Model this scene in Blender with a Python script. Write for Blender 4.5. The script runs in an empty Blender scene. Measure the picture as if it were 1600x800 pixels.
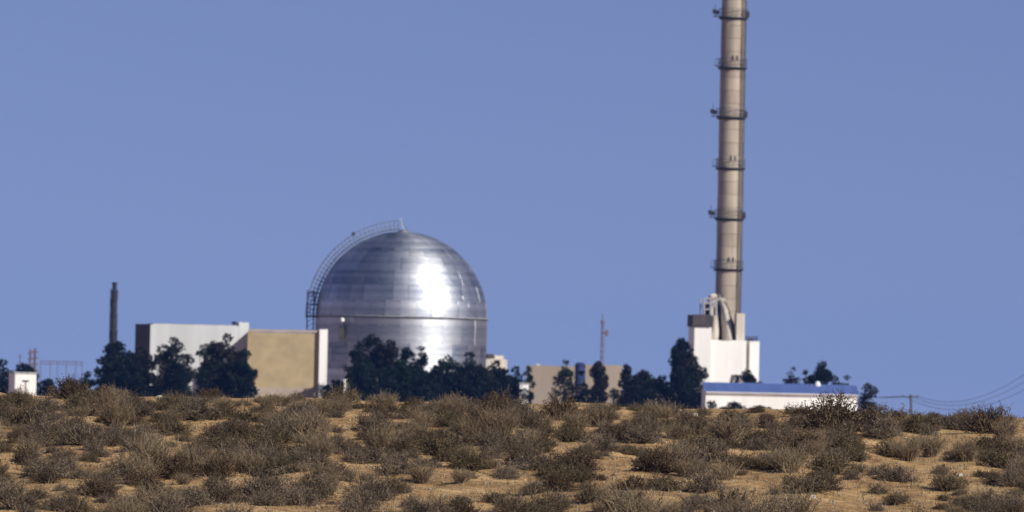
import bpy, math, random
import numpy as np
from mathutils import Vector, Matrix, noise

# ------------------------------------------------------------------ camera, sky, sun, exposure
F = 13400.0                      # focal length in photo pixels (photo is 1600 x 800)
HOR = 660.0                      # photo row of the level line at the middle column
ROLL = math.radians(1.2)         # the photograph hangs a little clockwise
PITCH = (HOR - 400.0) / F
SUN_AZ = math.radians(50.0)      # to the right of straight behind the camera
SUN_EL = math.radians(33.0)

scene = bpy.context.scene
col = scene.collection
cam_d = bpy.data.cameras.new('camera')
cam = bpy.data.objects.new('camera', cam_d)
col.objects.link(cam)
cam_d.sensor_width = 36.0
cam_d.lens = 36.0 * F / 1600.0
cam_d.clip_start = 1.0
cam_d.clip_end = 20000.0
cam_d.dof.use_dof = True
cam_d.dof.focus_distance = 158.0
cam_d.dof.aperture_fstop = 5.2
fw = Vector((0, math.cos(PITCH), math.sin(PITCH)))
r0 = Vector((1, 0, 0)); u0 = r0.cross(fw)
rt = math.cos(ROLL) * r0 + math.sin(ROLL) * u0
up = -math.sin(ROLL) * r0 + math.cos(ROLL) * u0
cam.matrix_world = Matrix(((rt.x, up.x, -fw.x, 0), (rt.y, up.y, -fw.y, 0), (rt.z, up.z, -fw.z, 0), (0, 0, 0, 1)))
scene.camera = cam

world = bpy.data.worlds.new('World'); scene.world = world
world.use_nodes = True
wn = world.node_tree.nodes; wl = world.node_tree.links
bg = wn['Background']
sky = wn.new('ShaderNodeTexSky'); sky.sky_type = 'NISHITA'; sky.sun_disc = False
sky.sun_elevation = SUN_EL
sky.sun_rotation = math.pi - SUN_AZ      # clockwise from +Y: right of straight behind the camera
sky.altitude = 600.0; sky.air_density = 1.0; sky.dust_density = 0.0; sky.ozone_density = 6.0
tint = wn.new('ShaderNodeMix'); tint.data_type = 'RGBA'; tint.blend_type = 'MULTIPLY'
tint.inputs['Factor'].default_value = 1.0
tint.inputs[7].default_value = (0.85, 0.635, 0.755, 1)     # the photograph's cool white balance, the same over the whole sky
wtc = wn.new('ShaderNodeTexCoord')
lift = wn.new('ShaderNodeVectorMath'); lift.operation = 'ADD'; lift.inputs[1].default_value = (0, 0, 0.10)   # very dry air: no dusty band at the horizon
wl.new(wtc.outputs['Generated'], lift.inputs[0]); wl.new(lift.outputs[0], sky.inputs['Vector'])
wl.new(sky.outputs[0], tint.inputs[6]); wl.new(tint.outputs[2], bg.inputs[0])
bg.inputs[1].default_value = 0.10

sun_d = bpy.data.lights.new('sun', 'SUN'); sun = bpy.data.objects.new('sun', sun_d); col.objects.link(sun)
sun_d.energy = 5.0; sun_d.angle = math.radians(0.5); sun_d.color = (1.0, 0.95, 0.86)
sdir = Vector((math.sin(SUN_AZ) * math.cos(SUN_EL), -math.cos(SUN_AZ) * math.cos(SUN_EL), math.sin(SUN_EL)))
sun.rotation_euler = sdir.to_track_quat('Z', 'Y').to_euler()

vs = scene.view_settings
vs.view_transform = 'Standard'; vs.look = 'None'; vs.gamma = 1.0; vs.exposure = 0.0
scene.cycles.volume_bounces = 1
scene.cycles.max_bounces = 8

rnd = random.Random(11)
rng = np.random.default_rng(7)

# ------------------------------------------------------------------ pixel -> place
def deroll(px, py):
    du = px - 800.0; w = 400.0 - py
    return du * math.cos(ROLL) - w * math.sin(ROLL), du * math.sin(ROLL) + w * math.cos(ROLL)

def at(px, py, Y):
    u, v = deroll(px, py)
    return Vector((u / F * Y, Y, Y * math.tan(PITCH + math.atan(v / F))))

def sc_(Y):                      # metres per photo pixel at distance Y
    return Y / F

# ------------------------------------------------------------------ materials
MATS = {}
def mat(name, color, rough=0.8, metallic=0.0, var=0.15, scale=2.0, bump=0.0, bscale=30.0, island=0.0, objvar=0.0, spec=0.3, stain=None, streak=False):
    m = bpy.data.materials.new(name); m.use_nodes = True
    n = m.node_tree.nodes; l = m.node_tree.links
    b = n['Principled BSDF']
    b.inputs['Roughness'].default_value = rough
    b.inputs['Metallic'].default_value = metallic
    b.inputs['Specular IOR Level'].default_value = spec
    tc = n.new('ShaderNodeTexCoord')
    src = tc.outputs['Object']
    if streak:
        mp = n.new('ShaderNodeMapping'); mp.inputs['Scale'].default_value = (1, 1, 0.12)
        l.new(src, mp.inputs[0]); src = mp.outputs[0]
    nz = n.new('ShaderNodeTexNoise'); nz.inputs['Scale'].default_value = scale; nz.inputs['Detail'].default_value = 6
    l.new(src, nz.inputs['Vector'])
    rp = n.new('ShaderNodeValToRGB')
    lo = stain if stain else tuple(c * (1 - 1.6 * var) for c in color)
    hi = tuple(min(1, c * (1 + var)) for c in color)
    rp.color_ramp.elements[0].position = 0.3; rp.color_ramp.elements[0].color = (*lo, 1)
    rp.color_ramp.elements[1].position = 0.65; rp.color_ramp.elements[1].color = (*hi, 1)
    l.new(nz.outputs['Fac'], rp.inputs[0])
    out = rp.outputs[0]
    def vary(socket, amount, out):
        mr = n.new('ShaderNodeMapRange'); mr.inputs[3].default_value = 1 - amount; mr.inputs[4].default_value = 1 + amount
        l.new(socket, mr.inputs[0])
        hs = n.new('ShaderNodeHueSaturation'); l.new(mr.outputs[0], hs.inputs['Value']); l.new(out, hs.inputs['Color'])
        return hs.outputs[0]
    if island:
        g = n.new('ShaderNodeNewGeometry'); out = vary(g.outputs['Random Per Island'], island, out)
    if objvar:
        oi = n.new('ShaderNodeObjectInfo'); out = vary(oi.outputs['Random'], objvar, out)
    l.new(out, b.inputs['Base Color'])
    if bump:
        n2 = n.new('ShaderNodeTexNoise'); n2.inputs['Scale'].default_value = bscale; n2.inputs['Detail'].default_value = 5
        l.new(tc.outputs['Object'], n2.inputs['Vector'])
        bp = n.new('ShaderNodeBump'); bp.inputs['Strength'].default_value = bump; bp.inputs['Distance'].default_value = 0.05
        l.new(n2.outputs['Fac'], bp.inputs['Height']); l.new(bp.outputs[0], b.inputs['Normal'])
    MATS[name] = m
    return m

def sand_material():
    m = bpy.data.materials.new('sand'); m.use_nodes = True
    n = m.node_tree.nodes; l = m.node_tree.links; b = n['Principled BSDF']
    b.inputs['Roughness'].default_value = 0.95; b.inputs['Specular IOR Level'].default_value = 0.1
    tc = n.new('ShaderNodeTexCoord')
    def nz(s, d, r=0.55):
        t = n.new('ShaderNodeTexNoise'); t.inputs['Scale'].default_value = s; t.inputs['Detail'].default_value = d; t.inputs['Roughness'].default_value = r
        l.new(tc.outputs['Object'], t.inputs['Vector']); return t.outputs['Fac']
    r1 = n.new('ShaderNodeValToRGB'); e = r1.color_ramp.elements
    e[0].position = 0.32; e[0].color = (0.25, 0.15, 0.07, 1)
    e[1].position = 0.66; e[1].color = (0.60, 0.415, 0.205, 1)
    k = r1.color_ramp.elements.new(0.5); k.color = (0.455, 0.295, 0.138, 1)
    l.new(nz(0.8, 9, 0.65), r1.inputs[0])
    r2 = n.new('ShaderNodeValToRGB'); e = r2.color_ramp.elements
    e[0].position = 0.36; e[0].color = (0.5, 0.45, 0.4, 1); e[1].position = 0.56; e[1].color = (1.05, 1.03, 1.0, 1)
    l.new(nz(6.5, 6, 0.7), r2.inputs[0])
    mx = n.new('ShaderNodeMix'); mx.data_type = 'RGBA'; mx.blend_type = 'MULTIPLY'; mx.inputs['Factor'].default_value = 0.8
    l.new(r1.outputs[0], mx.inputs[6]); l.new(r2.outputs[0], mx.inputs[7]); l.new(mx.outputs[2], b.inputs['Base Color'])
    bp = n.new('ShaderNodeBump'); bp.inputs['Strength'].default_value = 0.7; bp.inputs['Distance'].default_value = 0.06
    l.new(nz(9, 8, 0.7), bp.inputs['Height']); l.new(bp.outputs[0], b.inputs['Normal'])
    MATS['sand'] = m

def metal_material():
    m = bpy.data.materials.new('aluminium_plate'); m.use_nodes = True
    n = m.node_tree.nodes; l = m.node_tree.links; b = n['Principled BSDF']
    b.inputs['Metallic'].default_value = 1.0
    oi = n.new('ShaderNodeObjectInfo')
    tc = n.new('ShaderNodeTexCoord')
    nz = n.new('ShaderNodeTexNoise'); nz.inputs['Scale'].default_value = 0.5; nz.inputs['Detail'].default_value = 3.5
    mp = n.new('ShaderNodeMapping'); mp.inputs['Scale'].default_value = (0.5, 0.5, 3.2)
    l.new(tc.outputs['Object'], mp.inputs[0]); l.new(mp.outputs[0], nz.inputs['Vector'])
    add = n.new('ShaderNodeMath'); add.operation = 'MULTIPLY_ADD'; add.inputs[1].default_value = 0.26
    l.new(oi.outputs['Random'], add.inputs[0]); l.new(nz.outputs['Fac'], add.inputs[2])
    rp = n.new('ShaderNodeValToRGB'); e = rp.color_ramp.elements
    e[0].position = 0.3; e[0].color = (0.19, 0.225, 0.30, 1); e[1].position = 1.0; e[1].color = (0.78, 0.79, 0.80, 1)
    l.new(add.outputs[0], rp.inputs[0]); l.new(rp.outputs[0], b.inputs['Base Color'])
    mr = n.new('ShaderNodeMapRange'); mr.inputs[1].default_value = 0.3; mr.inputs[2].default_value = 1.1; mr.inputs[3].default_value = 0.55; mr.inputs[4].default_value = 0.51
    l.new(add.outputs[0], mr.inputs[0]); l.new(mr.outputs[0], b.inputs['Roughness'])
    # rolled plates: the sheen spreads up and down along the plate
    cr = n.new('ShaderNodeVectorMath'); cr.operation = 'CROSS_PRODUCT'; cr.inputs[0].default_value = (0, 0, 1)
    l.new(tc.outputs['Object'], cr.inputs[1])
    vt = n.new('ShaderNodeVectorTransform'); vt.vector_type = 'VECTOR'; vt.convert_from = 'OBJECT'; vt.convert_to = 'WORLD'
    l.new(cr.outputs[0], vt.inputs[0])
    ge = n.new('ShaderNodeNewGeometry')
    c2 = n.new('ShaderNodeVectorMath'); c2.operation = 'CROSS_PRODUCT'
    l.new(ge.outputs['Normal'], c2.inputs[0]); l.new(vt.outputs[0], c2.inputs[1])
    nm = n.new('ShaderNodeVectorMath'); nm.operation = 'NORMALIZE'; l.new(c2.outputs[0], nm.inputs[0])
    l.new(nm.outputs[0], b.inputs['Tangent']); b.inputs['Anisotropic'].default_value = 0.42
    bp = n.new('ShaderNodeBump'); bp.inputs['Strength'].default_value = 0.25; bp.inputs['Distance'].default_value = 0.05
    n2 = n.new('ShaderNodeTexNoise'); n2.inputs['Scale'].default_value = 0.9; n2.inputs['Detail'].default_value = 3
    l.new(tc.outputs['Object'], n2.inputs['Vector']); l.new(n2.outputs['Fac'], bp.inputs['Height']); l.new(bp.outputs[0], b.inputs['Normal'])
    MATS['aluminium_plate'] = m

sand_material(); metal_material()
mat('concrete', (0.50, 0.45, 0.38), 0.9, var=0.14, scale=0.7, bump=0.2, bscale=4, streak=True)
mat('concrete_ring', (0.40, 0.34, 0.265), 0.9, var=0.2, scale=0.9, objvar=0.1, streak=True)
mat('dark_steel', (0.035, 0.035, 0.04), 0.6, 0.3, var=0.2)
mat('grey_steel', (0.20, 0.20, 0.215), 0.5, 0.6, var=0.15)
mat('pale_steel', (0.55, 0.55, 0.55), 0.5, 0.5, var=0.1)
mat('sooty_steel', (0.03, 0.03, 0.035), 0.85, 0.0, var=0.3, scale=1.5)
mat('white_render', (0.90, 0.88, 0.84), 0.9, var=0.09, scale=0.4, bump=0.1, bscale=3, streak=True)
mat('grey_render', (0.53, 0.545, 0.55), 0.9, var=0.10, scale=0.35, bump=0.15, bscale=2, streak=True)
mat('tan_render', (0.44, 0.345, 0.20), 0.9, var=0.10, scale=0.6, bump=0.15, bscale=2)
mat('tan_coping', (0.43, 0.36, 0.29), 0.9, var=0.1, scale=0.6)
mat('pink_beige', (0.34, 0.285, 0.225), 0.95, var=0.08, scale=0.3, streak=True)
mat('cream_render', (0.66, 0.60, 0.50), 0.9, var=0.12, scale=0.8, streak=True)
mat('brown_cladding_and_shade', (0.07, 0.06, 0.06), 0.8, var=0.2, scale=1.0)  # cladding; also the shade painted over the whitish building's end wall
mat('blue_roof', (0.10, 0.155, 0.37), 0.6, var=0.08, scale=0.5, objvar=0.08)
mat('blue_tank', (0.02, 0.04, 0.13), 0.6, var=0.3, scale=0.8)
mat('red_mast', (0.15, 0.105, 0.115), 0.7, var=0.15)
mat('dark_glass', (0.03, 0.035, 0.04), 0.2, var=0.1)
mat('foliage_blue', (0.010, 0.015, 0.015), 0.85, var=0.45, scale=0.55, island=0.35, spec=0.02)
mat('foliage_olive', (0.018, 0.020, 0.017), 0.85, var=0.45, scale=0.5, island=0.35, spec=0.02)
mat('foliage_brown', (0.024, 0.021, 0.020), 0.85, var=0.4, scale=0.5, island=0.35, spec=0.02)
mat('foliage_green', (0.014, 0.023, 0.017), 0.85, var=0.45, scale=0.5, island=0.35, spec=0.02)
mat('bark', (0.09, 0.075, 0.06), 0.95, var=0.25, scale=3)
mat('pale_bark', (0.30, 0.29, 0.27), 0.95, var=0.2, scale=3)
mat('twig_grey', (0.17, 0.13, 0.094), 0.95, var=0.25, scale=3, island=0.6, objvar=0.24, spec=0.05)
mat('twig_brown', (0.115, 0.08, 0.052), 0.95, var=0.25, scale=3, island=0.6, objvar=0.24, spec=0.05)
mat('twig_straw', (0.25, 0.19, 0.12), 0.95, var=0.22, scale=3, island=0.35, objvar=0.15, spec=0.05)
mat('twig_olive', (0.14, 0.106, 0.066), 0.95, var=0.25, scale=3, island=0.6, objvar=0.24, spec=0.05)
mat('leaf_grey', (0.15, 0.12, 0.085), 0.95, var=0.3, scale=4, island=0.6, objvar=0.24, spec=0.05)
mat('leaf_brown', (0.098, 0.07, 0.044), 0.95, var=0.3, scale=4, island=0.6, objvar=0.24, spec=0.05)
mat('leaf_olive', (0.118, 0.093, 0.055), 0.95, var=0.3, scale=4, island=0.6, objvar=0.24, spec=0.05)
mat('stone', (0.42, 0.37, 0.29), 0.9, var=0.25, scale=6, bump=0.3, bscale=20, objvar=0.25)
mat('timber', (0.10, 0.085, 0.08), 0.9, var=0.2, scale=4)

# ------------------------------------------------------------------ mesh helpers
class MB:
    def __init__(s): s.v = []; s.f = []
    def face_box(s, x0, x1, y0, y1, z0, z1):
        i = len(s.v)
        s.v += [(x0,y0,z0),(x1,y0,z0),(x1,y1,z0),(x0,y1,z0),(x0,y0,z1),(x1,y0,z1),(x1,y1,z1),(x0,y1,z1)]
        s.f += [(i,i+3,i+2,i+1),(i+4,i+5,i+6,i+7),(i,i+1,i+5,i+4),(i+1,i+2,i+6,i+5),(i+2,i+3,i+7,i+6),(i+3,i,i+4,i+7)]
        return s
    def tube(s, pts, rad, n=6, cap=True):
        pts = [Vector(p) for p in pts]
        if not isinstance(rad, (list, tuple)): rad = [rad] * len(pts)
        base = len(s.v); ref = Vector((0.31, 0.17, 0.93))
        for k, p in enumerate(pts):
            t = (pts[min(k+1, len(pts)-1)] - pts[max(k-1, 0)]).normalized()
            a = t.cross(ref)
            if a.length < 0.1: a = t.cross(Vector((1, 0, 0)))
            a.normalize(); b = t.cross(a)
            for j in range(n):
                q = 2 * math.pi * j / n
                s.v.append(tuple(p + (a * math.cos(q) + b * math.sin(q)) * rad[k]))
        for k in range(len(pts) - 1):
            for j in range(n):
                s.f.append((base+k*n+j, base+k*n+(j+1)%n, base+(k+1)*n+(j+1)%n, base+(k+1)*n+j))
        if cap:
            s.f.append(tuple(base+j for j in range(n))[::-1]); s.f.append(tuple(base+(len(pts)-1)*n+j for j in range(n)))
        return s
    def lathe(s, prof, n=48, c=(0, 0), closed=False):
        base = len(s.v)
        for r, z in prof:
            for j in range(n):
                q = 2 * math.pi * j / n
                s.v.append((c[0] + r * math.cos(q), c[1] + r * math.sin(q), z))
        m = len(prof)
        for k in range(m if closed else m - 1):
            k2 = (k + 1) % m
            for j in range(n):
                s.f.append((base+k*n+j, base+k*n+(j+1)%n, base+k2*n+(j+1)%n, base+k2*n+j))
        return s
    def build(s, name, material, parent=None, smooth=False):
        me = bpy.data.meshes.new(name)
        me.from_pydata(s.v, [], s.f)
        me.update()
        if smooth:
            for p in me.polygons: p.use_smooth = True
        return link(name, me, material, parent)

def link(name, me, material, parent=None):
    if material and not me.materials: me.materials.append(MATS[material])
    o = bpy.data.objects.new(name, me); col.objects.link(o)
    if parent: o.parent = parent
    return o

def np_mesh(name, verts, faces):
    """verts (N,3), faces (M,k) with one k"""
    me = bpy.data.meshes.new(name)
    M, k = faces.shape
    me.vertices.add(len(verts)); me.vertices.foreach_set('co', np.ascontiguousarray(verts, dtype=np.float32).ravel())
    me.loops.add(M * k); me.loops.foreach_set('vertex_index', np.ascontiguousarray(faces, dtype=np.int32).ravel())
    me.polygons.add(M); me.polygons.foreach_set('loop_start', np.arange(0, M * k, k, dtype=np.int32))
    me.update(calc_edges=True)
    return me

def tag(o, label=None, cat=None, group=None, kind=None):
    if label: o['label'] = label
    if cat: o['category'] = cat
    if group: o['group'] = group
    if kind: o['kind'] = kind
    return o

def thing(name, loc, rz, label, cat, group=None):
    o = bpy.data.objects.new(name, None); col.objects.link(o)
    o.empty_display_size = 0.5
    o.location = loc; o.rotation_euler = (0, 0, rz)
    return tag(o, label, cat, group)

# wall with a slightly uneven top edge: a closed box with the top ring subdivided
def worn_box(x0, x1, y0, y1, z0, z1, amp=0.05, step=0.7, seed=0):
    m = MB(); r = random.Random(seed)
    xs = max(2, int((x1 - x0) / step)); ys = max(2, int((y1 - y0) / step))
    ring = [(x0 + (x1-x0)*i/xs, y0) for i in range(xs)] + [(x1, y0 + (y1-y0)*i/ys) for i in range(ys)] + \
           [(x1 - (x1-x0)*i/xs, y1) for i in range(xs)] + [(x0, y1 - (y1-y0)*i/ys) for i in range(ys)]
    n = len(ring)
    for (x, y) in ring: m.v.append((x, y, z0))
    for (x, y) in ring: m.v.append((x, y, z1 + r.uniform(-amp, amp)))
    for i in range(n):
        j = (i + 1) % n
        m.f.append((i, j, n + j, n + i))
    m.v.append(((x0+x1)/2, (y0+y1)/2, z1 - amp))
    c = len(m.v) - 1
    for i in range(n): m.f.append((n + i, n + (i+1) % n, c))
    m.f.append(tuple(range(n))[::-1])
    return m

# ------------------------------------------------------------------ ground
PROF = [(-400,-1.2),(0,-1.7),(95,-1.85),(122,-1.78),(136,-1.42),(150,-0.72),(164,-0.08),(175,0.31),(182,0.36),(192,0.12),(215,-0.5),(300,-0.9),(700,-0.6),(880,0.0),(6000,0.0)]
def prof(y):
    for (a, za), (b, zb) in zip(PROF, PROF[1:]):
        if y <= b:
            t = max(0, (y - a) / (b - a)); return za + (zb - za) * t
    return 0.0
def prof_s(y): return (prof(y-4) + 2*prof(y) + prof(y+4)) / 4
def ground(x, y):
    z = prof_s(y)
    if 100 < y < 230 and abs(x) < 40:
        k = min(1, (y-100)/20, (230-y)/30)
        z -= k * 0.011 * max(0.0, min(x, 12.0))
        z += k * (0.10 * noise.noise((x*0.16, y*0.13, 3.1)) + 0.13 * noise.noise((x*0.55, y*0.42, 9.7)) + 0.09 * noise.noise((x*1.4, y*1.1, 1.3)) + 0.03*noise.noise((x*3.5, y*2.5, 6.3)))
    return z

def make_ground():
    xs = [-3900,-2500,-1500,-800,-400,-200,-100,-60,-40,-28,-20] + list(np.arange(-15, 15.01, 0.22)) + [20,28,40,60,100,200,400,800,1500,2500,3900]
    ys = [-400,-200,-80,0,30,60,80,95,105,112,118,123,127] + list(np.arange(130, 196, 0.30)) + [198,202,207,213,220,230,245,265,300,360,450,550,650,700,760,820,850,880,920,1000,1150,1400,2000,3000,4500,5900]
    V = np.array([(x, y, ground(x, y)) for y in ys for x in xs])
    nx = len(xs); ny = len(ys)
    a = (np.arange(ny-1)[:, None] * nx + np.arange(nx-1)[None, :]).ravel()
    Fc = np.stack([a, a+1, a+1+nx, a+nx], 1)
    me = np_mesh('ground', V, Fc)
    for p in me.polygons: p.use_smooth = True
    o = link('ground', me, 'sand'); tag(o, 'sandy desert ground rising to a low crest', kind='structure')
make_ground()

def ground_hit(px, py):
    """distance at which the ray through a photo pixel meets the slope"""
    u, v = deroll(px, py); t = math.tan(PITCH + math.atan(v / F))
    y = 125.0
    while y < 190:
        if y * t <= ground(u / F * y, y): return Vector((u / F * y, y, ground(u / F * y, y)))
        y += 0.25
    return None

# ------------------------------------------------------------------ trees
def leaf_cloud(centers, radii, counts, size, flat=0.8):
    P = []; 
    for c, r, n in zip(centers, radii, counts):
        d = rng.normal(size=(n, 3)); d /= np.linalg.norm(d, axis=1)[:, None]
        rad = r * rng.uniform(0.25, 1.0, n) ** 0.5
        p = c + d * rad[:, None] * np.array([1, 1, flat]); P.append(p)
    P = np.concatenate(P); n = len(P)
    a = rng.normal(size=(n, 3)); a /= np.linalg.norm(a, axis=1)[:, None]
    b = rng.normal(size=(n, 3)); b = np.cross(a, b); b /= np.linalg.norm(b, axis=1)[:, None]
    L = (size * rng.uniform(0.6, 1.5, n))[:, None]; W = L * rng.uniform(0.4, 0.7, n)[:, None]
    V = np.stack([P - a*L, P - b*W, P + a*L, P + b*W], 1).reshape(-1, 3)
    Fc = np.arange(4*n).reshape(-1, 4)
    return V, Fc

def tree(px, top, wpx, Y, kind, fol, label, cat='tree', bark='bark', lean=0.0, base_py=None, name=None, group=None, dens=1.0):
    s = sc_(Y)
    p_top = at(px, top, Y); p = at(px, 640, Y)
    gz = ground(p.x, Y); h = p_top.z - gz; w = wpx * s * 1.12
    nm = name or {'cypress': 'cypress_tree', 'shrub': 'garden_shrub'}.get(kind, 'gum_tree')
    root = thing(nm, (p_top.x, Y, gz), 0, label, cat, group)
    centers = []; radii = []
    if kind == 'cypress':
        n = int(14 * max(1, h / 5))
        for i in range(n):
            t = (i + 0.5) / n
            rr = w/2 * min(1.0, 0.75 + 0.5*t) * (1.0 if t < 0.84 else max(0.4, 1 - (t-0.84)/0.16*0.6))
            q = rnd.uniform(0, 6.28); k = rr * rnd.uniform(0.1, 0.5)
            centers.append((math.cos(q)*k, math.sin(q)*k, 0.25 + t*(h-0.5))); radii.append(max(0.3, rr*0.7))
    else:
        low = 0.05 if kind == 'shrub' else 0.12
        n = int(8 + 1.5*w*h*dens)
        for i in range(n):
            for _ in range(40):
                x, y, z = rnd.uniform(-1,1), rnd.uniform(-1,1), rnd.uniform(0,1)
                wid = 0.62 + 0.38*math.sin(math.pi*min(1, z*0.8 + 0.05))
                if z > 0.72: wid *= math.sqrt(max(0.05, 1 - ((z-0.72)/0.3)**2))
                if kind == 'shrub': wid = math.sqrt(max(0, 1 - (z*0.97)**2.5))
                if math.hypot(x, y) < wid: break
            cr = min(rnd.uniform(0.4, 0.95), 0.24*w, 0.3*h)
            hh = h - cr*0.8
            zz = max(cr*0.5, h*low) + max(0, hh - h*low) * z
            centers.append((x*(w/2 - cr*0.5) + lean*z*w, y*(w/2-cr*0.5), zz)); radii.append(cr)
        k_ = min(0.6, 0.2*w)
        centers.append((lean*w, 0, h - k_*0.8)); radii.append(k_)
    centers = np.array(centers)
    vol = np.array([r**2 for r in radii])
    counts = np.maximum(24, (vol * (260 if kind != 'cypress' else 420) * dens)).astype(int)
    counts = np.minimum(counts, 700)
    V, Fc = leaf_cloud(centers, radii, counts, 0.145)
    crown = link('crown', np_mesh('crown', V, Fc), fol, root)
    # trunk and limbs
    tr = max(0.09, 0.022*h + 0.012*w)
    m = MB()
    bend = rnd.uniform(-0.05, 0.05)*w
    mid = (bend, rnd.uniform(-0.1,0.1), h*0.42); topp = (lean*w*0.8, 0, h*0.8)
    m.tube([(0,0,-0.3), (bend*0.5, 0, h*0.2), mid, topp], [tr*1.25, tr, tr*0.75, tr*0.2], 8)
    m.build('trunk', bark, root, True)
    if kind != 'cypress':
        idx = list(range(len(centers))); rnd.shuffle(idx)
        for i in idx[:6]:
            c = centers[i]; t = rnd.uniform(0.25, 0.6)
            st = (bend*0.7, 0, h*t*0.75)
            MB().tube([st, tuple(np.array(st)*0.45 + c*0.55 + np.array([0,0,0.1])), tuple(c)], [tr*0.5, tr*0.35, tr*0.12], 6).build('limb', bark, root, True)
    return root

def trees():
    G, C, S = 'gum', 'cypress', 'shrub'
    T = tree
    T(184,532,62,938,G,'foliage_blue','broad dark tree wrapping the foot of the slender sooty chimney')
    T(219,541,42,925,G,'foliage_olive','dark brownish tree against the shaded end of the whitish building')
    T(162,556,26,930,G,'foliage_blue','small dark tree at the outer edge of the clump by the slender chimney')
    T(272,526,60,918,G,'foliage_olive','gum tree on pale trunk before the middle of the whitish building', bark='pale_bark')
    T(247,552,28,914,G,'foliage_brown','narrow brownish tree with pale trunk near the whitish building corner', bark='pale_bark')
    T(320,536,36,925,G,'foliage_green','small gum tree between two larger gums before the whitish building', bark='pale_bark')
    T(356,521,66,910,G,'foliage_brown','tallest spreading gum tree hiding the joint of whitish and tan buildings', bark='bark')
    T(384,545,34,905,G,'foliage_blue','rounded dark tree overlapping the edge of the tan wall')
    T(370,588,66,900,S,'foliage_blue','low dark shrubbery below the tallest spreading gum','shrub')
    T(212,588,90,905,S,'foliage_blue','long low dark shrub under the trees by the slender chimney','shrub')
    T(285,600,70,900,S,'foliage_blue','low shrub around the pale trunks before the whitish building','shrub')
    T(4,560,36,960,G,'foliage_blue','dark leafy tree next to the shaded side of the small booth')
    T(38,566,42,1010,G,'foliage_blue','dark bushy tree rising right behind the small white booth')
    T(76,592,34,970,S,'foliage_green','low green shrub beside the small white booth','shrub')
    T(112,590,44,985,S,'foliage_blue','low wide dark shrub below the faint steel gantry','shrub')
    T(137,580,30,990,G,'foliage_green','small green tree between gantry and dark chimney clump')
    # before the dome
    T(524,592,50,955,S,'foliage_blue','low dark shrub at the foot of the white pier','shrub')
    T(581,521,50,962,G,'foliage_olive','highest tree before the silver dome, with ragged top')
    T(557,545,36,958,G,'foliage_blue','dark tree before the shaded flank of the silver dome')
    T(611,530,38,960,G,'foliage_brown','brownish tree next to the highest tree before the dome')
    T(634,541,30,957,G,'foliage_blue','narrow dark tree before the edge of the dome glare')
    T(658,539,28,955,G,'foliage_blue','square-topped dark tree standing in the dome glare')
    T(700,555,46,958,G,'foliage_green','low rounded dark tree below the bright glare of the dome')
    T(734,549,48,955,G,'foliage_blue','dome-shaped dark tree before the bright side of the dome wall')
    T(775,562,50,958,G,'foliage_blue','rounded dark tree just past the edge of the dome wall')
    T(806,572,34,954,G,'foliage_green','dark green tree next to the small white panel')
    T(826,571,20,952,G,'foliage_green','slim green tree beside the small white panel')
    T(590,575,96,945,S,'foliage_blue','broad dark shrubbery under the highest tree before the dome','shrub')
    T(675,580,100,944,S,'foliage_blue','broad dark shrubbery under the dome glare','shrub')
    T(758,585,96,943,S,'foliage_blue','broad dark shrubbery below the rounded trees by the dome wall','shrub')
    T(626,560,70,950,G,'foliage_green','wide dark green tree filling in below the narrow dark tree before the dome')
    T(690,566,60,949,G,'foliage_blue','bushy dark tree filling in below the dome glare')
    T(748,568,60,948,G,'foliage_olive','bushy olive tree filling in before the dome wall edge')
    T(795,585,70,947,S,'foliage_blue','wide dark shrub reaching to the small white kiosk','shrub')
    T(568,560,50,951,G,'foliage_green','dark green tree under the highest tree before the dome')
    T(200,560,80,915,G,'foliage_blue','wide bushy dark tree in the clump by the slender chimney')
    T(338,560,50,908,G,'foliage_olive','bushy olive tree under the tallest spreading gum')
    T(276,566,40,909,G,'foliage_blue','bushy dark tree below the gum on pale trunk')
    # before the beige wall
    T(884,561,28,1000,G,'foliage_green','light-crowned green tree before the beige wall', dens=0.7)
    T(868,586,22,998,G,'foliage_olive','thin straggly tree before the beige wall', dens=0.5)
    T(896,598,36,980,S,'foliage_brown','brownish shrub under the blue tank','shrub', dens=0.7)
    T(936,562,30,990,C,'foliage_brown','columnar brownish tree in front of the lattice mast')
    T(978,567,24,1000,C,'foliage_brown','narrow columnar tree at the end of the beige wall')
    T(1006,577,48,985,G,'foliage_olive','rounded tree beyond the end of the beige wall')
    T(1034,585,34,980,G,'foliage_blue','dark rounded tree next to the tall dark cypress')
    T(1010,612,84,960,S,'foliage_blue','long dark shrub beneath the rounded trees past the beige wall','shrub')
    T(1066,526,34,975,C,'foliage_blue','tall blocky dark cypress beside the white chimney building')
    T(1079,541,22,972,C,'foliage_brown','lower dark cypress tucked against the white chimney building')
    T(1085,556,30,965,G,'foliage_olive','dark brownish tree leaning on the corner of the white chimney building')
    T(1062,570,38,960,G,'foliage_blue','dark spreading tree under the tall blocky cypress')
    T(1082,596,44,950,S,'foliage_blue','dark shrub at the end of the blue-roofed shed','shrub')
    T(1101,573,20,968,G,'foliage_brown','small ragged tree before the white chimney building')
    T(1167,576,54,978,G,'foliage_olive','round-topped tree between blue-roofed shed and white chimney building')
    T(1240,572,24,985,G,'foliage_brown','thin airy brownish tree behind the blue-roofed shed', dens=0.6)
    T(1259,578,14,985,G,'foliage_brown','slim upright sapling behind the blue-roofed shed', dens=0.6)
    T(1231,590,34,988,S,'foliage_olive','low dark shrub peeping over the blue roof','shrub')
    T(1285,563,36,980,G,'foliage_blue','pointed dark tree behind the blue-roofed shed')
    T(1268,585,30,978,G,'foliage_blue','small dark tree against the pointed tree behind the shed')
    T(1324,586,24,982,G,'foliage_olive','small tree behind the far end of the blue roof')
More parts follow.
